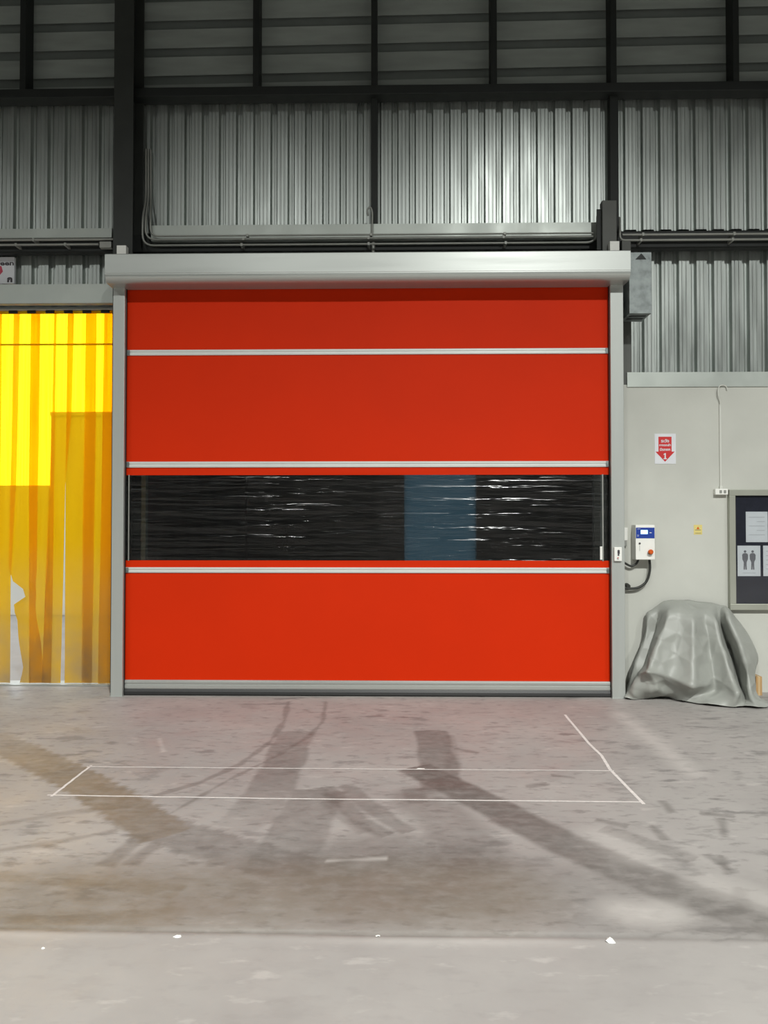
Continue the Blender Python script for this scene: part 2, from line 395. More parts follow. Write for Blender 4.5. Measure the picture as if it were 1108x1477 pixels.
    fr = np.clip((yj-Yg)/.05, 0, 1)
    R *= (1-.85*fr); Gc *= (1-.9*fr); B *= (1-.6*fr)
    line = np.exp(-((Yg-yj)/.012)**2); R = np.maximum(R, line*.55)
    B = np.maximum(B, np.exp(-((Yg-yj+.05)/.03)**2)*.3*(.5+.5*np.sin(Xg*3.1+1)))
    
    Zg = -line*.006
    co = np.stack([Xg, Yg, Zg], -1).reshape(-1, 3).astype(np.float32)
    i = np.arange((nx-1)*(ny-1)); a = (i//(nx-1))*nx + i % (nx-1)
    quads = np.stack([a, a+1, a+1+nx, a+nx], -1).astype(np.int32)
    me = bpy.data.meshes.new('floor'); me.vertices.add(len(co)); me.vertices.foreach_set('co', co.ravel())
    me.loops.add(quads.size); me.loops.foreach_set('vertex_index', quads.ravel())
    me.polygons.add(len(quads)); me.polygons.foreach_set('loop_start', np.arange(len(quads), dtype=np.int32)*4)
    me.update(calc_edges=True)
    at = me.color_attributes.new('stain', 'FLOAT_COLOR', 'POINT')
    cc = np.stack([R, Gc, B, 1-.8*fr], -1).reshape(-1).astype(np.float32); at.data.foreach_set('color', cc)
    me.materials.append(M['floor']); me.validate()
    o = bpy.data.objects.new('floor', me); C.objects.link(o)
    tag(o, 'grey stained concrete floor with dark tyre marks', 'floor', kind='structure')
make_floor()

# ------------------------------------------------------------------ shell of the shed behind the camera and around
def struct(name, bm, m, label, cat): return tag(obj(name, bm, m), label, cat, kind='structure')
struct('ceiling', box(new(), RX0, RX1, RY0, 8.1, RZ1, RZ1+.1), M['shell'], 'dim sheet-metal shed ceiling above the lamps', 'ceiling')
struct('wall_left', box(new(), RX0-.1, RX0, RY0, 8.1, -.1, RZ1), M['shell'], 'plain dim shed wall to the left of the strip curtain', 'wall')
struct('wall_right', box(new(), RX1, RX1+.1, RY0, 8.1, -.1, RZ1), M['shell'], 'plain dim shed wall beyond the notice board', 'wall')
struct('wall_rear', box(new(), RX0, RX1, RY0-.1, RY0, -.1, RZ1), M['shell'], 'plain dim shed wall opposite the red door', 'wall')
# front wall: backing with the two openings, thick painted concrete to the right of the door
bm = new()
box(bm, RX0, XC_L, Y_BACK, 8.1, -.1, RZ1)
box(bm, XC_L, RX1, Y_BACK, 8.1, 4.05, RZ1)
box(bm, XC_R, XD_L, Y_BACK, 8.1, -.1, 4.05)
box(bm, XD_R, RX1, Y_BACK, 8.1, -.1, 4.05)
struct('wall_upper', bm, M['backing'], 'dark backing of the tall shed wall behind the metal cladding', 'wall')
ZW = Z(556, Y_WALL)
XW = X(897, Y_WALL)
wall = struct('wall_front', box(new(), XW, RX1, Y_WALL, Y_BACK, -.05, ZW, .004), M['wall'], 'pale grey painted concrete wall right of the red door', 'wall')
upper = bpy.data.objects['wall_upper']

# ------------------------------------------------------------------ trapezoidal cladding sheets
PITCH_C = .186
def clad_profile(n):
    out = []
    for k in range(n):
        x = k*PITCH_C
        out += [(x, 0), (x+.026, 0), (x+.030, -.003), (x+.036, -.003), (x+.040, 0), (x+.068, 0), (x+.072, -.003), (x+.078, -.003), (x+.082, 0),
                (x+.108, 0), (x+.124, .038), (x+.140, .038), (x+.144, .030), (x+.152, .030), (x+.156, .038), (x+.170, .038)]
    out.append((n*PITCH_C, 0)); return out
def clad_row(x0, x1, z0, z1, Y):
    wd = 4*PITCH_C; first = None; x = x0
    while x < x1-.01:
        n = 4 if x+wd <= x1+.02 else max(1, int(round((x1-x)/PITCH_C)))
        if n == 4 and first is not None:
            o = copy_part(first, upper, (x+2*PITCH_C, wloc(first).y, z0))
        else:
            bm = sheet(new(), [(x+a, Y+b) for a, b in clad_profile(n)], z0, z1)
            o = obj('cladding_sheet', bm, M['clad'], upper)
            if n == 4 and first is None: first = o
        x += n*PITCH_C
ZG1, ZG0 = Z(124, 7.7), Z(137, 7.7)         # upper girt
ZU0 = Z(334, Y_CLAD)                        # foot of the upper sheets
clad_row(-6.5, 6.5, ZU0, ZG1, Y_CLAD)
ZL1 = Z(350, 7.9)
clad_row(-6.5, -2.75, Z(412, 7.9), ZL1, 7.90)
clad_row(XD_L, XD_R, 4.05, ZL1, 7.90)
clad_row(X(906, 7.9), 6.5, Z(540, 7.9), ZL1, 7.90)
# ------------------------------------------------------------------ louvre boards of the dark top band
YL = 7.93; PL = (Z(75, YL)-Z(115, YL)); HB = PL*.675
tmpl = None
for k in range(14):
    zt_b = Z(115, YL) + k*PL
    if tmpl is None:
        # board leaning out slightly at its foot, with a small folded lip
        pr = [(YL+.004, zt_b), (YL, zt_b), (YL, zt_b-HB), (YL+.004, zt_b-HB)]
        tmpl = obj('louvre_board', prism(new(), pr, -6.6, 6.6), M['clad_h'], upper); t0 = wloc(tmpl)
        tmpl.rotation_euler.y = -.0115
    else:
        o = copy_part(tmpl, upper, t0+Vector((0, 0, k*PL))); o.rotation_euler.y = -.0115
# ------------------------------------------------------------------ girts and posts
obj('girt', box(new(), -6.6, 6.6, 7.68, 7.84, ZG0, ZG1, .006), M['dark'], upper)
obj('girt', box(new(), -6.6, 6.6, 7.76, 7.85, Z(361, 7.76), Z(336, 7.76), .006), M['dark'], upper)
for px in (35, 370, 540, 712, 884, 1060):
    x = X(px, 7.72, 60); obj('post', box(new(), x-.032, x+.032, 7.69, 7.86, ZG1, RZ1, .004), M['dark'], upper)
for px, wd in ((540, .035), (886, .045)):
    x = X(px, 7.76, 240); obj('post', box(new(), x-wd, x+wd, 7.75, 7.85, Z(338, 7.76), ZG0, .004), M['dark'], upper)
x0, x1 = X(898, 7.7), X(911, 7.7); obj('post', box(new(), x0, x1, 7.66, 7.9, ZW, Z(350, 7.7), .004), M['post'], upper)
# sill flashings under the upper sheets
def flashing(pxa, pxb, pya, pyb, Y, lip=.03):
    xa, xb = X(pxa, Y, pya), X(pxb, Y, pya); za, zb = Z(pya, Y, (pxa+pxb)/2), Z(pyb, Y, (pxa+pxb)/2)
    bm = prism(new(), [(Y+.06, za), (Y+.005, za-.012), (Y, zb), (Y+.012, zb-.004), (Y+.07, zb-.004)], xa, xb)
    return obj('flashing', bm, M['flash'], upper)
flashing(218, 862, 321, 345, 7.70)
flashing(-330, 161, 329, 344, 7.70)
fl = flashing(905, 1500, 534, 557, Y_WALL-.012)
flashing(-330, 163, 409, 438, 7.62)         # lintel over the strip curtain

# ------------------------------------------------------------------ H-section column behind the left guide
YC0, YC1 = 7.50, 7.82
cx0, cx1 = X(164, YC0, 200), X(192, YC0, 200); xm = (cx0+cx1)/2
col = empty('steel_column', (xm, (YC0+YC1)/2, 0), 'dark grey H-section steel column rising beside the strip curtain', 'column')
obj('front_flange', box(new(), cx0, cx1, YC0, YC0+.014, 0, RZ1, .002), M['column'], col)
obj('back_flange', box(new(), cx0, cx1, YC1-.014, YC1, 0, RZ1, .002), M['column'], col)
obj('web', box(new(), xm-.006, xm+.006, YC0+.012, YC1-.012, 0, RZ1), M['column'], col)
# short support post of the door on the right
px0, px1 = X(869, 7.505, 320), X(890, 7.505, 320)
post = empty('door_support_post', ((px0+px1)/2, 7.53, 0), 'short dark grey square post poking up above the door hood', 'post')
obj('tube', box(new(), px0, px1, 7.505, 7.60, 0, Z(291, 7.5), .006), M['post'], post)
obj('side_plate', box(new(), px0-.045, px0, 7.55, 7.56, Z(360, 7.5), Z(301, 7.5), .003), M['dark'], post)

# ================================================================== red rolling door
door = empty('door_1', ((XD_L+XD_R)/2, Y_FAB, 0), 'red fabric rolling high-speed door with clear window strip and aluminium hood', 'door', kind='structure')
gx = [(X(160, Y_GUIDE, 900), X(177, Y_GUIDE, 900)), (X(883, Y_GUIDE, 900), X(902, Y_GUIDE, 900))]
YH0 = 7.15
zh0, zh1 = Z(404, YH0), Z(363, YH0)
hx0, hx1 = X(152, YH0, 385), X(909, YH0, 385)
# hood: folded aluminium profile with rounded lower lip
pr = [(7.495, zh1), (YH0+.012, zh1)]
pr += [(YH0+.012-.012*math.sin(t*math.pi/2/4), zh1-.012+.012*math.cos(t*math.pi/2/4)) for t in range(1, 5)]
pr += [(YH0, zh0+.085), (YH0+.003, zh0+.083)]
pr += [(YH0+.075-.072*math.cos(t*math.pi/2/6), zh0+.072-.072*math.sin(t*math.pi/2/6)) for t in range(0, 7)]
pr += [(7.405, zh0), (7.405, zh0+.03), (7.495, zh0+.03)]
obj('hood', prism(new(), pr, hx0, hx1), M['alu'], door)
# hood end caps
for xa in (hx0-.006, hx1): obj('hood_end_cap', prism(new(), pr, xa, xa+.006), M['alu'], door)
for s, (a, b) in zip((-1, 1), gx):
    bm = new(); inner = b if s < 0 else a
    # guide: extruded box with a slot for the fabric and a stepped front edge
    box(bm, a, b, Y_GUIDE, Y_GUIDE+.06, 0, zh0+.03, .004)
    box(bm, a if s < 0 else a+.02, b-.02 if s < 0 else b, Y_GUIDE+.055, 7.495, 0, zh0+.03, .003)
    obj('guide', bm, M['guide'], door)
    br_ = new(); e0, e1 = (inner, inner+.006) if s < 0 else (inner-.006, inner)
    box(br_, e0, e1, Y_FAB-.045, Y_FAB-.018, 0.0, zh0+.02, .003)
    obj('brush_seal', br_, M['black'], door)
    xc = (X(176, 7.44, 357) if s < 0 else X(886, 7.44, 357))
    obj('bracket', box(new(), xc-.048, xc+.048, 7.42, 7.495, zh1, Z(351 if s < 0 else 350, 7.42), .004), M['white'], door)
    obj('base_plate', box(new(), a-.004, b+.004, Y_GUIDE-.006, 7.49, 0, .006), M['guide'], door)
xf0, xf1 = gx[0][1]-.02, gx[1][0]+.02
zz = lambda py: Z(py, Y_FAB)
def fabric(py0, py1):
    bm = new(); n = 24
    # slight slack in the cloth between the stiffening bars
    za, zb = zz(py1), zz(py0); V = []
    rows = max(2, int((zb-za)/.09))
    for r in range(rows+1):
        for c in range(n+1):
            t = r/rows; u = c/n
            V.append(bm.verts.new((xf0+(xf1-xf0)*u, Y_FAB+.004*math.sin(math.pi*t)*math.sin(math.pi*u)*math.sin(u*9+za*3), za+(zb-za)*t)))
    for r in range(rows):
        for c in range(n):
            i = r*(n+1)+c; bm.faces.new((V[i], V[i+1], V[i+n+2], V[i+n+1])).smooth = True
    return obj('fabric_panel', bm, M['red'], door)
fabric(392, 504.5); fabric(511.5, 666); fabric(673, 685); fabric(808.5, 819); fabric(826, 982)
def stiffener(pya, pyb):
    z0, z1 = zz(pyb), zz(pya); h = z1-z0; bm = new()
    pr = [(Y_FAB+.006, z0), (Y_FAB-.010, z0), (Y_FAB-.014, z0+h*.12), (Y_FAB-.014, z0+h*.36), (Y_FAB-.007, z0+h*.42), (Y_FAB-.007, z0+h*.60),
          (Y_FAB-.014, z0+h*.66), (Y_FAB-.014, z0+h*.9), (Y_FAB-.010, z1), (Y_FAB+.006, z1)]
    o = obj('stiffening_bar', prism(bm, pr, xf0+.002, xf1-.002), M['bar'], door)
    for xe in (gx[0][1]+.006, gx[1][0]-.031):
        e = new(); box(e, xe, xe+.025, Y_FAB-.018, Y_FAB-.013, z0+.002, z1-.002, .001); obj('end_clip', e, M['galv'], o)
    return o
stiffener(503.5, 511.5); stiffener(665.5, 674); stiffener(818.5, 826.5)
# window strip: clear PVC with horizontal ripples
bm = new(); za, zb = zz(809), zz(684.5); nx_, nz_ = 60, 40; V = []
for r in range(nz_+1):
    for c in range(nx_+1):
        u, t = c/nx_, r/nz_
        dy = .003*math.sin(t*38+2.3*math.sin(u*7))*math.sin(math.pi*t)+.002*math.sin(t*83+u*5)
        V.append(bm.verts.new((xf0+(xf1-xf0)*u, Y_FAB+.002+dy, za+(zb-za)*t)))
for r in range(nz_):
    for c in range(nx_):
        i = r*(nx_+1)+c; bm.faces.new((V[i], V[i+1], V[i+nx_+2], V[i+nx_+1])).smooth = True
pane = obj('window_pane', bm, M['clear'], door)
for px in (186, 869.5):
    x = X(px, Y_FAB, 745); obj('weld_seam', box(new(), x-.006, x+.006, Y_FAB-.006, Y_FAB-.003, za, zb), M['conduit'], pane)
x = X(867, Y_FAB, 797); obj('tag', box(new(), x-.011, x+.011, Y_FAB-.010, Y_FAB-.006, zz(807), zz(788), .001), M['white'], pane)
# bottom beam with rubber hem
z0, z1 = zz(994), zz(981.5); h = z1-z0
pr = [(Y_FAB+.02, z0), (Y_FAB-.026, z0), (Y_FAB-.030, z0+h*.1), (Y_FAB-.030, z0+h*.4), (Y_FAB-.022, z0+h*.45), (Y_FAB-.022, z0+h*.6), (Y_FAB-.030, z0+h*.66),
      (Y_FAB-.030, z0+h*.86), (Y_FAB-.02, z1), (Y_FAB+.02, z1)]
obj('bottom_beam', prism(new(), pr, gx[0][1]+.004, gx[1][0]-.004), M['alu'], door)
pr = [(Y_FAB+.022, .0), (Y_FAB-.03, .0), (Y_FAB-.042, .014), (Y_FAB-.036, z0*.6), (Y_FAB-.024, z0+.004), (Y_FAB+.018, z0+.004)]
obj('bottom_seal', prism(new(), pr, gx[0][1]+.002, gx[1][0]-.002), M['black'], door)
# motor housing at the right end of the hood
YM = 7.30
mx0, mx1 = X(908, YM, 410), X(940, YM, 410); mz0, mz1 = Z(452, YM, 925), Z(364, YM, 925)
pr = [(mx0, mz1), (mx1, mz1), (mx1, mz0+.03), (mx1-.004, mz0), (mx0+.0, mz0)]
mh = obj('motor_housing', prism(new(), pr, YM, 7.60, 'y'), M['galv'], door)
lp = new(); box(lp, mx0-.002, mx1+.002, YM-.004, YM, mz0-.001, mz0+.072, .001); obj('lower_flange', lp, M['galv'], mh)
for ya in (YM+.07, YM+.17):
    obj('slot', box(new(), mx0+.03, mx1-.03, ya, ya+.045, mz0-.004, mz0+.001), M['black'], mh)
obj('top_mount', prism(new(), [(mx0+.06, mz1-.07), (mx1-.05, mz1-.07), ((mx0+mx1)/2+.01, mz1-.01)], YM-.003, YM, 'y'), M['dark'], mh)
# push-button on the right guide
bx0, bx1 = X(886.5, 7.31, 799), X(897.5, 7.31, 799); bz0, bz1 = Z(809, 7.31), Z(789, 7.31)
pb = obj('push_button_box', box(new(), bx0, bx1, 7.312, Y_GUIDE, bz0, bz1, .004), M['white'], door)
xc = (bx0+bx1)/2; zc = (bz0+bz1)/2
bm = new()
for dz in (.030, .012): disc(bm, (xc+.004, zc+dz), .012, 7.309, 7.313)
obj('button', bm, M['ink'], pb)
obj('button', disc(new(), (xc+.002, zc-.008), .009, 7.309, 7.313), M['ink'], pb)
obj('indicator', disc(new(), (xc-.002, zc-.036), .006, 7.310, 7.313), M['red_ink'], pb)
bm = new(); zt = zc-.052; box(bm, xc-.010, xc+.006, 7.3105, 7.3125, zt, zt+.004); box(bm, xc-.010, xc-.006, 7.3105, 7.3125, zt, zt+.012); obj('print', bm, M['ink'], pb)

# ================================================================== strip curtain
YS = Y_CURT
zt, zb_ = Z(447, YS, 80), .02
cur = empty('strip_curtain', (X(80, YS), YS, 0), 'amber see-through PVC strip curtain with a torn strip', 'curtain')
obj('hanging_rail', box(new(), XC_L, XC_R, YS-.06, YS-.015, Z(447, YS-.06, 80), Z(437, YS-.06, 80), .006), M['galv'], cur)
obj('rail_lip', box(new(), XC_L, XC_R, YS-.075, YS-.06, Z(446.5, YS-.075, 80), Z(443, YS-.075, 80), .003), M['alu'], cur)
for k in range(-6, 7):
    px = 20+k*26.5
    x = X(px, YS-.02, 449)
    if XC_L < x < XC_R-.02:
        obj('clamp_plate', box(new(), x-.045, x+.045, YS-.045, YS-.022, Z(453, YS, 80), Z(445, YS, 80), .004), M['dark'], cur)
def strip(edges, front):
    """edges: (py, left px, right px) from top to hem"""
    bm = new(); rows = 48; cols = 6; V = []
    pys = [e[0] for e in edges]; ph = random.random()*6
    for r in range(rows+1):
        py = 447+(992-447)*r/rows; t = r/rows
        l = np.interp(py, pys, [e[1] for e in edges]); rr = np.interp(py, pys, [e[2] for e in edges])
        z = zt+(zb_-zt)*t
        for c in range(cols+1):
            u = c/cols; px = l+(rr-l)*u
            y = YS + (-.012 if front else .012) + .010*math.sin(u*math.pi)*(1 if front else -1)*(.3+.7*t) + .012*math.sin(t*5+ph)*t
            V.append(bm.verts.new((X(px, YS), y, z)))
    for r in range(rows):
        for c in range(cols):
            i = r*(cols+1)+c; bm.faces.new((V[i], V[i+1], V[i+cols+2], V[i+cols+1])).smooth = True
    return obj('strip', bm, M['strip'], cur)
T = 447
strip([(T, -14, 27), (700, -14, 24), (838, -12, 17.5), (992, -12, 17)], True)
strip([(T, 16, 55), (830, 13, 53), (838, 20, 53), (846, 19, 52), (850, 30, 52), (862, 38, 53), (870, 37, 53), (880, 18, 52), (884, 20, 52), (900, 26, 54), (930, 28, 60), (970, 35, 64), (985, 32, 66), (992, 30, 66)], False)
strip([(T, 43, 80), (700, 42, 78), (992, 44, 76)], True)
strip([(T, 75, 104), (600, 73, 101), (700, 70, 93), (850, 66, 91.5), (992, 62, 89)], False)
strip([(T, 96, 138), (700, 95, 137), (992, 95, 134)], True)
strip([(T, 121, 166), (992, 118, 160)], False)
strip([(T, 149, 190), (992, 144, 186)], True)
x = -12
for k in range(10):
    j = random.uniform(-3, 3)
    strip([(T, x-30+j, x+11), (992, x-31+j, x+10+j)], k % 2 == 1); x -= 27.5
struct('trim_1', box(new(), XC_L, XC_R, 7.80, Y_BACK, 0, .012, .003), M['conduit'], 'thin pale threshold strip under the amber curtain', 'threshold')

# ------------------------------------------------------------------ yard outside the curtain
bm = box(new(), -30, XC_R, 8.1, 60, -.2, -.01); struct('ground_outside', bm, M['ground'], 'pale concrete yard seen past the amber strips', 'ground')
yw = obj('boundary_wall', box(new(), -26, X(70, 14), 14, 14.2, -.01, Z(700, 14, 60), .01), M['out_white'])
tag(yw, 'low grey wall across the yard behind the amber curtain', 'wall')
sb0, sb1 = X(72, 14), XC_R-.08
shed = empty('yard_shed', ((sb0+sb1)/2, 15, -.01), 'grey storage shed standing in the yard behind the amber curtain', 'shed')
obj('body', box(new(), sb0, sb1, 14, 15.6, -.01, Z(600, 14, 110), .01), M['out_white'], shed)
obj('roof', box(new(), sb0-.01, sb1, 13.98, 15.65, Z(600, 14, 110), Z(594, 14, 110), .01), M['out_white'], shed)
pp = empty('overhead_pipe', (X(40, 9.5), 9.5, -.01), 'thin horizontal pipe on posts outside behind the amber strips', 'pipe')
obj('pipe', tube(new(), [(-6.8, 9.5, Z(497, 9.5, 60)), (-2.95, 9.5, Z(497, 9.5, 60))], .013), M['dark'], pp)
for xx in (-6.7,): obj('support', tube(new(), [(xx, 9.5, -.01), (xx, 9.5, Z(497, 9.5, 60))], .03), M['dark'], pp)

# ------------------------------------------------------------------ dark store behind the red door
IX0, IX1, IY1, IZ = -2.86, 6.0, 14.0, 5.0
struct('floor_inner', box(new(), IX0, IX1, 8.1, IY1, -.15, 0), M['inner'], 'dark store floor behind the red door', 'floor')
struct('ceiling_inner', box(new(), IX0-.1, IX1+.1, 8.1, IY1+.1, IZ, IZ+.1), M['inner'], 'dark store ceiling behind the red door', 'ceiling')
struct('wall_inner_left', box(new(), IX0-.1, IX0, 8.1, IY1+.1, -.15, IZ), M['inner'], 'partition between the yard and the dark store', 'wall')
struct('wall_inner_right', box(new(), IX1, IX1+.1, 8.1, IY1+.1, -.15, IZ), M['inner'], 'side wall of the dark store behind the red door', 'wall')
ox0, ox1, oz1 = X(583, IY1), X(686, IY1), 3.1
bm = new(); box(bm, IX0, ox0, IY1, IY1+.1, -.15, IZ); box(bm, ox1, IX1, IY1, IY1+.1, -.15, IZ); box(bm, ox0, ox1, IY1, IY1+.1, oz1, IZ)
struct('wall_inner_back', bm, M['inner'], 'far wall of the dark store with a bluish doorway', 'wall')

o = struct('door_2', box(new(), ox0, ox1, IY1+.02, IY1+.04, -.15, oz1), M['blue_sheet'], 'bluish translucent sheet closing the doorway of the dark store', 'door')
# ================================================================== conduits along the wall
def conduit(path, r, label, rad=.06, clips=(), back=7.762):
    path = arc(path, rad); bm = tube(new(), path, r)
    o = obj('conduit', bm, M['conduit']); tag(o, label, 'conduit')
    for c in clips:
        obj('clip', box(new(), c[0]-.012, c[0]+.012, c[1]-r-.003, back, c[2]-r-.004, c[2]+r+.004, .002), M['conduit'], o)
    return o
YP = 7.665
def pt(px, py, Y=YP): return P(px, py, Y)
def zline(pxa, pxb, py, Y=YP): a, b = P(pxa, py, Y), P(pxb, py, Y); z = (a.z+b.z)/2; return Vector((a.x, Y, z)), Vector((b.x, Y, z))
# middle bay: three pipes bending up beside the column
YT = Y_CLAD-.014                            # plane of pipes lying against the cladding
def mid(py, pxl, pxr, upx, lab, r=.011, Y=YP, right_up=None, back=7.762):
    a, b = zline(pxl, pxr, py, Y)
    path = [P(upx, 215, YT), P(upx, 288, YT), P(pxl, 314, Y), a, b]
    path[2].x = a.x
    if right_up: path.append(Vector((b.x, Y, Z(right_up, Y, pxr))))
    return conduit(path, r, lab, .12, [(a.x+(b.x-a.x)*t, Y, a.z) for t in (.22, .5, .8)], back)
mid(352, 205.5, 862, 210.5, 'grey conduit above the door hood, lowest of the three', .012, right_up=312)
mid(343.5, 210, 857, 214, 'grey conduit above the door hood, middle of the three', .011, back=7.704)
mid(338.5, 217, 857.5, 217.5, 'grey conduit above the door hood, topmost of the three', .010, back=7.704)
# left bay
a, b = zline(-330, 176, 347, YP); conduit([a, b], .013, 'thicker grey conduit ending at the steel column above the curtain', clips=[(a.x+(b.x-a.x)*.75, YP, a.z)])
a, b = zline(-330, 142, 354, YP); c1 = conduit([a, b], .011, 'grey conduit with a square end box above the curtain', clips=[(a.x+(b.x-a.x)*t, YP, a.z) for t in (.75, .9)])
obj('end_box', box(new(), X(142, YP), X(159, YP), YP-.03, YP+.03, Z(358.5, YP, 150), Z(349.5, YP, 150), .006), M['conduit'], c1)
# right bay
a, b = zline(894.5, 1500, 344.5)
conduit([P(893.5, 314, YT), Vector((a.x, YP, Z(332, YP, 894))), a, b], .012, 'lower grey conduit running right of the support post', .08, [(a.x+(b.x-a.x)*t, YP, a.z) for t in (.05, .27)])
a, b = zline(897.5, 1500, 336.5)
conduit([a, b], .013, 'upper grey conduit running right of the support post', .08, [(a.x+(b.x-a.x)*t, YP, a.z) for t in (.05, .27)])
# small goose-neck pipe on the middle post
gp = [pt(537, 338), pt(537, 322), pt(537, 306), pt(534, 299), pt(530, 303), pt(531, 311)]
o = obj('gooseneck_pipe', tube(new(), spline(gp, 5), .010), M['conduit']); tag(o, 'short goose-necked pipe rising on the middle wall post', 'pipe')
o = obj('gooseneck_pipe', tube(new(), [pt(538.5, 368, 7.748), pt(538.5, 358, 7.748), pt(538.5, 350, 7.748)], .020), M['conduit']); tag(o, 'short straight stub of pipe on the dark girt behind the lowest conduit', 'pipe')

# ================================================================== text helper
def text_mesh(name, s, size, m, parent, loc, bold=0.0, width=None, height=None):
    cu = bpy.data.curves.new(name, 'FONT'); cu.body = s; cu.size = size; cu.align_x = 'CENTER'; cu.align_y = 'CENTER'; cu.offset = bold; cu.resolution_u = 2
    t = bpy.data.objects.new(name, cu); C.objects.link(t); bpy.context.view_layer.update()
    me = bpy.data.meshes.new_from_object(t.evaluated_get(bpy.context.evaluated_depsgraph_get()))
    bpy.data.objects.remove(t)
    n = len(me.vertices)
    if n:
        co = np.empty(n*3, np.float32); me.vertices.foreach_get('co', co); co = co.reshape(-1, 3)
        mn, mxx = co.min(0), co.max(0); c = (mn+mxx)/2; e = mxx-mn
        sx = (width/e[0]) if width else 1; sy = (height/e[1]) if height else sx
        nc = np.stack([(co[:, 0]-c[0])*sx, np.zeros(n), (co[:, 1]-c[1])*sy], -1).astype(np.float32)
        me.vertices.foreach_set('co', nc.ravel()); me.update()
    me.materials.clear(); me.materials.append(m)
    o = bpy.data.objects.new(name, me); C.objects.link(o); o.parent = parent; o['_w'] = list(loc)
    o.location = Vector(loc)-wloc(parent); return o

# ================================================================== things on the right-hand wall
YW = Y_WALL
def rect(px0, py0, px1, py1, Y): return X(px0, Y, (py0+py1)/2), X(px1, Y, (py0+py1)/2), Z(py1, Y, (px0+px1)/2), Z(py0, Y, (px0+px1)/2)
# control box
YB = YW-.13
x0, x1, z0, z1 = rect(917, 757, 945, 807.5, YB)
cb = empty('control_box', ((x0+x1)/2, YW, z0), 'white door control box with blue display panel and orange stop knob', 'control box')
obj('body', box(new(), x0+.002, x1-.002, YB+.03, YW, z0, z1, .004), M['white'], cb)
cv = obj('cover', box(new(), x0, x1, YB, YB+.034, z0+.001, z1-.001, .006), M['white'], cb)
a0, a1, b0, b1 = rect(918, 761, 945, 776.5, YB); a1 = x1-.004; a0 = x0+.004
pn = obj('display_panel', box(new(), a0, a1, YB-.002, YB+.002, b0, b1, .001), M['blue'], cv)
s0, s1, t0_, t1_ = rect(924.3, 764.5, 934.3, 770.3, YB)
obj('screen', box(new(), s0, s1, YB-.004, YB, t0_, t1_, .001), M['screen'], cv)
pc = lambda px, py, d=.003: P(px, py, YB-d)
text_mesh('logo', 'D', .02, M['white'], cv, pc(920.6, 772.5), width=.014, height=.018)
text_mesh('lettering', 'OPEN', .01, M['white'], cv, pc(921.8, 763), width=.03, height=.007)
obj('keypad_print', box(new(), P(937, 768.5, YB).x, P(940, 768.5, YB).x, YB-.003, YB, P(937, 768.8, YB).z, P(937, 768, YB).z), M['white'], cv)
q = P(922.8, 783.8, YB); obj('key_switch', disc(new(), (q.x, q.z), .010, YB-.006, YB), M['ink'], cv)
obj('key_print', box(new(), q.x-.002, q.x+.002, YB-.001, YB+.001, q.z-.075, q.z-.02), M['conduit'], cv)
q = P(937.5, 796, YB)
kn = obj('stop_knob_collar', disc(new(), (q.x, q.z-.006), .022, YB-.008, YB), M['conduit'], cb)
bm = disc(new(), (q.x, q.z), .022, YB-.032, YB-.008, r2=.026); disc(bm, (q.x, q.z), .026, YB-.044, YB-.032, r2=.018); obj('stop_knob', bm, M['orange'], kn)
# cables
yk = YW-.05
def cable(pts, r, label):
    o = obj('cable', tube(new(), spline(pts, 8), r, 10), M['cable']); return tag(o, label, 'cable')
cable([P(921, 807, yk), P(918, 813, yk), P(911, 816.5, yk), P(903, 813, yk), P(893, 806, yk)], .011, 'short black cable sagging from control box to door guide')
cable([P(937, 807, yk), P(937.5, 822, yk), P(933, 838, yk), P(922, 847, yk), P(908, 849, yk), P(892, 847, yk)], .013, 'longer black cable looping down from control box to the gland')
q = P(904, 845, YW); g_ = obj('cable_gland', disc(new(), (q.x, q.z), .030, YW-.06, YW, r2=.022), M['cable']); tag(g_, 'black round cable gland on the wall beside the door guide', 'cable gland')
# junction box half behind the guide
x0, x1, z0, z1 = rect(893, 761, 905.5, 779.5, YW-.03)
jb = empty('junction_box', ((x0+x1)/2, YW, z0), 'small white junction box tucked behind the right door guide', 'junction box')
obj('body', box(new(), x0, x1, YW-.035, YW, z0, z1, .004), M['white'], jb)
obj('gland', box(new(), x1-.06, x1-.008, YW-.03, YW, z0-.06, z0, .004), M['conduit'], jb)
# arrow sign
x0, x1, z0, z1 = rect(944.5, 625.5, 975, 669, YW-.002)
sg = empty('arrow_sign', ((x0+x1)/2, YW, z0), 'white paper sign with red downward arrow numbered 1', 'sign')
obj('sheet', box(new(), x0, x1, YW-.003, YW, z0, z1), M['paper'], sg)
ax = X(959.3, YW, 650); zA = Z(630, YW, 960); zB = Z(651.5, YW, 960); zC = Z(666, YW, 960)
prism_pts = [(ax-.067, zA), (ax-.067, zB), (ax-.098, zB), (ax, zC), (ax+.098, zB), (ax+.067, zB), (ax+.067, zA)]
obj('arrow', prism(new(), prism_pts, YW-.0045, YW-.0028, 'y'), M['red_ink'], sg)
for s_, py, wd, hh in (('ระวัง', 635.8, .082, .036), ('ทางรถเข้า', 641.8, .118, .026), ('มีรถยก', 648.2, .105, .030)):
    text_mesh('lettering', s_, .05, M['paper'], sg, (ax, YW-.0055, Z(py, YW, 960)), bold=.0015, width=wd, height=hh)
zo = Z(658, YW, 960)
obj('numeral', prism(new(), [(ax-.017, zo-.031), (ax+.017, zo-.031), (ax+.017, zo-.022), (ax+.007, zo-.022), (ax+.007, zo+.031), (ax-.003, zo+.031), (ax-.016, zo+.021), (ax-.016, zo+.012), (ax-.006, zo+.017), (ax-.006, zo-.022), (ax-.017, zo-.022)], YW-.006, YW-.004, 'y'), M['paper'], sg)
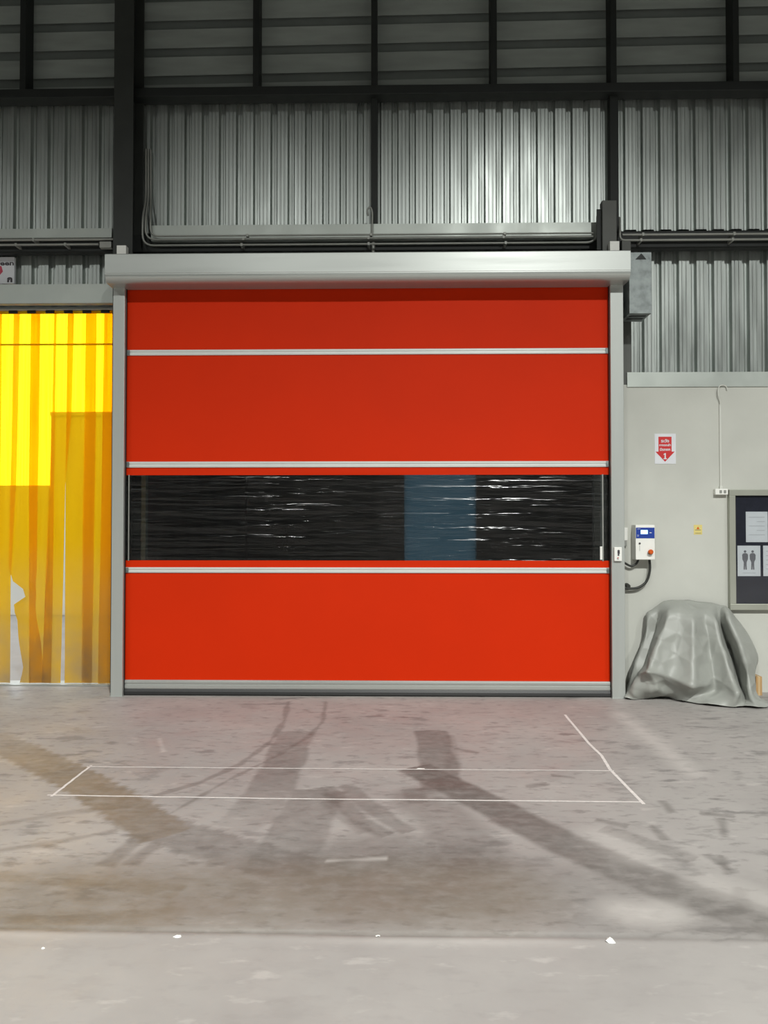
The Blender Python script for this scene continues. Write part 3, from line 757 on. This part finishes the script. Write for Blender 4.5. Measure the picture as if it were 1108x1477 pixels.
# yellow sticker
x0, x1, z0, z1 = rect(1001, 757, 1013, 771, YW-.002)
st_ = obj('sticker', box(new(), x0, x1, YW-.002, YW, z0, z1), M['yellow']); tag(st_, 'small square yellow sticker on the pale wall', 'sticker')
st_['_w'] = list(st_.location)
xm_ = (x0+x1)/2
for dz in (.045, .012):
    obj('print', box(new(), x0+.012, x1-.012, YW-.003, YW-.0015, z0+dz, z0+dz+.004), M['ink'], st_)
obj('emblem', prism(new(), [(xm_-.016, z0+.055), (xm_+.016, z0+.055), (xm_, z0+.082)], YW-.003, YW-.0015, 'y'), M['orange'], st_)
# socket with trunking
x0, x1, z0, z1 = rect(1032, 705, 1050.5, 713.5, YW-.05)
so = empty('wall_socket', ((x0+x1)/2, YW, z0), 'white double wall socket with thin trunking rising above it', 'socket')
bd = obj('body', box(new(), x0, x1, YW-.05, YW, z0, z1, .005), M['white'], so)
for t in (.42, .75):
    xx = x0+(x1-x0)*t; obj('outlet', box(new(), xx-.013, xx+.013, YW-.052, YW-.049, (z0+z1)/2-.016, (z0+z1)/2+.016, .002), M['conduit'], bd)
tx = X(1039.5, YW-.012, 640)
tk = obj('trunking', box(new(), tx-.009, tx+.009, YW-.014, YW, z1-.004, Z(583, YW, 1040), .002), M['trunk'], so)
obj('trunking_boot', box(new(), tx-.015, tx+.015, YW-.022, YW, z1-.006, z1+.03, .004), M['trunk'], so)
cbq = [P(1039.5, 585, YW-.01), P(1038, 576, YW-.02), P(1036, 568, YW-.03), P(1036.5, 560, YW-.025), P(1040, 556, YW-.02), P(1047, 557, YW-.012), P(1049, 563, YW-.008)]
obj('lead', tube(new(), spline(cbq, 5), .006), M['trunk'], so)
# notice board
YN = YW-.055
x0, z0, z1 = X(1053, YN, 790), Z(880, YN, 1080), Z(706, YN, 1080); x1 = x0+1.55
fi = .062
nb = empty('notice_board', ((x0+x1)/2, YW, z0), 'glazed notice board with navy felt and aluminium frame', 'notice board')
for args in ((x0, x1, z1-fi, z1), (x0, x1, z0, z0+fi), (x0, x0+fi, z0+fi, z1-fi), (x1-fi, x1, z0+fi, z1-fi)):
    obj('frame_rail', box(new(), args[0], args[1], YN, YW, args[2], args[3], .004), M['frame'], nb)
obj('felt_panel', box(new(), x0+fi, x1-fi, YN+.03, YW, z0+fi, z1-fi), M['felt'], nb)
obj('glass_pane', box(new(), x0+fi-.005, x1-fi+.005, YN+.010, YN+.013, z0+fi-.005, z1-fi+.005), M['glass'], nb)
YQ = YN+.03
def paper(pxs, label):
    a, b, c, d = rect(*pxs, YQ); t = empty('notice_paper', ((a+b)/2, YQ, c), label, 'paper', 'papers on the notice board')
    obj('sheet', box(new(), a, b, YQ-.0015, YQ, c, d), M['paper'], t); return t, a, b, c, d
t, a, b, c, d = paper((1076, 738, 1107.5, 782), 'printed white notice, topmost paper on the navy board')
pale = mat('faint_print', (176, 178, 184), .6)
for k in range(5):
    zz_ = d-.06-k*.045; obj('print_line', box(new(), a+.03+(.08 if k % 2 else 0), b-.03, YQ-.0025, YQ-.001, zz_, zz_+.006), pale, t)
t, a, b, c, d = paper((1064, 787, 1097, 831), 'white notice showing two grey standing figures side by side')
for k, fx in enumerate((.33, .66)):
    fxx = a+(b-a)*fx; zt_ = d-.045
    body = [(0, -.03), (.022, -.036), (.030, -.05), (.028, -.095), (.018, -.115), (.014, -.13), (.015, -.165), (.017, -.20), (.003, -.20), (.0, -.15)]
    poly = body + [(-x_, z_) for x_, z_ in body[::-1][1:-1]]
    bm = new(); prism(bm, [(fxx+x_, zt_+z_) for x_, z_ in poly], YQ-.0028, YQ-.001, 'y'); disc(bm, (fxx, zt_-.015), .013, YQ-.0028, YQ-.001, 12)
    obj('figure_print', bm, M['figure'], t)
obj('print_line', box(new(), a+.05, b-.05, YQ-.0025, YQ-.001, c+.03, c+.035), pale, t)
t, a, b, c, d = paper((1101, 787, 1134, 831), 'white notice right beside the two-figure notice')
for k in range(5):
    zz_ = d-.06-k*.045; obj('print_line', box(new(), a+.03, b-.03, YQ-.0025, YQ-.001, zz_, zz_+.006), pale, t)
# bolt above the board
# printed board above the curtain
YS2 = 7.86
x1, z0, z1 = X(21, YS2, 390), Z(409, YS2, 10), Z(371, YS2, 10); x0 = x1-.62
sg2 = empty('hanging_sign', ((x0+x1)/2, YS2, z0), 'white printed board with red mark above the amber curtain', 'sign')
obj('panel', box(new(), x0, x1, YS2-.006, YS2+.03, z0, z1, .002), M['paper'], sg2)
text_mesh('lettering', 'reen', .06, M['ink'], sg2, P(7.5, 380.5, YS2-.0075), bold=.002, width=.19, height=.038)
q = P(-4, 391, YS2-.007)
obj('red_mark', prism(new(), [(q.x-.06, q.z+.05), (q.x+.045, q.z+.055), (q.x+.062, q.z-.005), (q.x+.01, q.z-.065), (q.x-.06, q.z-.04)], YS2-.0075, YS2-.0055, 'y'), mat('pink_red_print', (190, 70, 90), .6), sg2)
text_mesh('lettering', 'ก', .06, M['ink'], sg2, P(14, 403.5, YS2-.0075), bold=.004, width=.058, height=.055)

# ================================================================== tarpaulin heap
def tarp():
    def cz(x_, y_): return 860+x_/4.468, 820+y_/4.468     # sketch grid laid over the heap
    W = 7.63
    # each row: (sx, sy, depth); columns run left wall -> front -> right wall
    rows = [
        # top, back edge on the wall side
        [(330, 292, 7.60), (345, 285, 7.60), (400, 240, 7.60), (440, 217, 7.60), (500, 212, 7.60), (590, 210, 7.60), (680, 218, 7.60), (755, 232, 7.60), (800, 246, 7.60), (835, 246, 7.60), (850, 262, 7.60), (860, 290, 7.61)],
        # brow
        [(326, 296, 7.58), (332, 300, 7.52), (398, 262, 7.54), (486, 258, 7.33), (540, 262, 7.33), (620, 300, 7.27), (690, 290, 7.38), (765, 300, 7.33), (790, 330, 7.55), (835, 262, 7.36), (880, 300, 7.48), (890, 330, 7.60)],
        [(322, 380, 7.60), (326, 390, 7.52), (400, 360, 7.52), (448, 345, 7.30), (540, 335, 7.30), (626, 350, 7.22), (700, 370, 7.35), (778, 390, 7.28), (812, 410, 7.56), (860, 350, 7.28), (960, 405, 7.46), (965, 420, 7.60)],
        [(318, 440, 7.60), (320, 450, 7.50), (372, 440, 7.50), (412, 440, 7.25), (530, 450, 7.26), (627, 460, 7.17), (720, 470, 7.32), (800, 480, 7.23), (845, 500, 7.55), (915, 460, 7.21), (1000, 480, 7.42), (1005, 500, 7.60)],
        [(285, 530, 7.60), (290, 535, 7.48), (345, 540, 7.46), (372, 545, 7.20), (510, 550, 7.23), (628, 560, 7.11), (735, 560, 7.29), (830, 548, 7.16), (880, 590, 7.52), (950, 570, 7.16), (1036, 560, 7.36), (1040, 565, 7.60)],
        [(255, 600, 7.60), (258, 600, 7.45), (312, 625, 7.42), (338, 650, 7.14), (500, 630, 7.19), (628, 660, 7.06), (740, 650, 7.25), (850, 630, 7.11), (905, 680, 7.48), (975, 660, 7.16), (1022, 640, 7.34), (1028, 640, 7.60)],
        [(232, 680, 7.60), (236, 690, 7.42), (268, 690, 7.36), (330, 665, 7.08), (460, 690, 7.17), (622, 765, 6.98), (760, 740, 7.22), (880, 720, 7.05), (925, 760, 7.42), (985, 740, 7.14), (1020, 720, 7.32), (915, 720, 7.60)],
        [(210, 770, 7.60), (214, 780, 7.38), (250, 720, 7.26), (385, 735, 7.20), (440, 745, 7.25), (600, 790, 7.12), (770, 790, 7.23), (905, 780, 6.98), (945, 815, 7.34), (990, 800, 7.10), (1030, 790, 7.28), (915, 790, 7.60)],
        [(196, 815, 7.60), (200, 820, 7.34), (240, 800, 7.25), (400, 795, 7.13), (450, 800, 7.25), (590, 812, 7.20), (760, 815, 7.17), (920, 815, 6.93), (960, 845, 7.22), (1000, 838, 7.02), (1050, 828, 7.22), (915, 820, 7.60)],
    ]
    hem = [(190, 826), (190, 838), (250, 838), (405, 822), (470, 828), (560, 853), (720, 880), (880, 890), (960, 893), (1045, 897), (1108, 893), (1132, 868)]
    bm = new(); grid = []
    for r in rows: grid.append([bm.verts.new(P(*cz(a, b), c)) for a, b, c in r])
    hr = []
    for i, (a, b) in enumerate(hem):
        g = G(*cz(a, b), z=.012); g.y = min(g.y, 7.62); hr.append(bm.verts.new(g))
    grid.append(hr)
    for ra, rb in zip(grid, grid[1:]):
        for i in range(len(ra)-1): bm.faces.new((ra[i], rb[i], rb[i+1], ra[i+1]))
    for v in bm.verts: v.co.z = max(v.co.z, .012)
    # close the back against the wall
    bmesh.ops.recalc_face_normals(bm, faces=bm.faces[:])
    # sharp creases along the main ridges
    cl = bm.edges.layers.float.new('crease_edge')
    for ra, rb in zip(grid[1:], grid[2:]):
        for i, cv_ in ((1, .6), (2, .7), (3, .8), (4, .3), (5, .8), (6, .4), (7, .85), (8, .7), (9, .5), (10, .4)):
            e = bm.edges.get((ra[i], rb[i]))
            if e: e[cl] = cv_
    for i in range(2, 6):
        e = bm.edges.get((grid[6][i], grid[6][i+1]))
        if e: e[cl] = .5
    o = obj('tarpaulin', bm, M['tarp'], smooth=True)
    m = o.modifiers.new('sub', 'SUBSURF'); m.levels = 4; m.render_levels = 4
    tx = bpy.data.textures.new('tarp_crumple', 'VORONOI'); tx.noise_scale = .22; tx.weight_1 = -1.0; tx.weight_2 = 1.0; tx.distance_metric = 'DISTANCE'
    d = o.modifiers.new('crumple', 'DISPLACE'); d.texture = tx; d.strength = .05; d.mid_level = .3; d.texture_coords = 'LOCAL'
    s = o.modifiers.new('thick', 'SOLIDIFY'); s.thickness = .003
    tag(o, 'crumpled grey tarpaulin draped over a heap against the pale wall', 'tarpaulin')
tarp()
# cardboard box beside the heap
q0, q1 = X(1088.5, 7.5), X(1097.5, 7.5)
cbx = empty('cardboard_box', ((q0+q1)/2, 7.55, 0), 'small brown cardboard box peeking out beside the grey tarpaulin', 'box')
obj('body', box(new(), q0, q1, 7.5, 7.63, 0, Z(976, 7.5, 1090), .003), M['card'], cbx)
obj("tape", box(new(), q0+.02, q0+.04, 7.498, 7.631, .0, Z(976, 7.5, 1090)+.001), mat('packing_tape', (196, 170, 128), .3), cbx)

# ================================================================== chalk rectangle and scraps on the floor
bm = new()
def chalk(pts, wd):
    q = [G(*p) for p in pts]
    n = []
    for i, p in enumerate(q):
        t = (q[min(i+1, len(q)-1)]-q[max(i-1, 0)]); t.z = 0; t.normalize(); s = Vector((-t.y, t.x, 0))
        n.append((bm.verts.new(p+s*wd/2+Vector((0, 0, .0012))), bm.verts.new(p-s*wd/2+Vector((0, 0, .0012)))))
    for a, b in zip(n, n[1:]): bm.faces.new((a[0], b[0], b[1], a[1]))
def dense(pts, amp=.6, n=14):
    out = []
    for a, b in zip(pts, pts[1:]):
        for k in range(n): out.append((a[0]+(b[0]-a[0])*k/n+random.uniform(-amp, amp)*.4, a[1]+(b[1]-a[1])*k/n+random.uniform(-amp, amp)*.5))
    out.append(pts[-1]); return out
chalk(dense([(125, 1106), (500, 1109), (886, 1112)], .35), .013)
chalk(dense([(68, 1147), (400, 1152), (924, 1157)], .35), .016)
chalk(dense([(132, 1104), (74, 1149)], .6), .018)
chalk(dense([(815, 1031), (850, 1073), (868, 1090), (880, 1110), (929, 1160)], .4, 6), .022)
bmesh.ops.recalc_face_normals(bm, faces=bm.faces[:])
ck = obj('chalk_marking', bm, M['chalk']); tag(ck, 'thin white chalk rectangle drawn on the concrete floor', 'floor marking')
def scrap(px, py, sx, sy, h, label, seed):
    r = random.Random(seed); c = G(px, py); bm = new(); n = 9
    top = bm.verts.new(c+Vector((r.uniform(-.2, .2)*sx, r.uniform(-.2, .2)*sy, h)))
    ring = [bm.verts.new(c+Vector((math.cos(2*math.pi*k/n)*sx*r.uniform(.6, 1.1), math.sin(2*math.pi*k/n)*sy*r.uniform(.6, 1.1), r.uniform(.0, .5)*h*(k % 2)))) for k in range(n)]
    bot = bm.verts.new(c)
    for k in range(n): bm.faces.new((top, ring[k], ring[(k+1) % n])); bm.faces.new((bot, ring[(k+1) % n], ring[k]))
    o = obj('paper_scrap', bm, M['white']); tag(o, label, 'paper scrap', 'white scraps on the floor')
scrap(881, 1358, .022, .022, .018, 'largest crumpled white paper scrap near the slab joint', 3)
scrap(256, 1351, .020, .010, .008, 'flat white scrap lying beside the slab joint', 4)
scrap(62, 1368, .008, .008, .006, 'tiny white crumb on the clean front slab', 5)
scrap(545, 1350, .012, .006, .004, 'thin pale flake lying on the slab joint', 6)
scrap(607, 1109, .045, .014, .004, 'flat white smear of paper on the far chalk line', 8)

for o in S.objects:
    if '_w' in o: del o['_w']
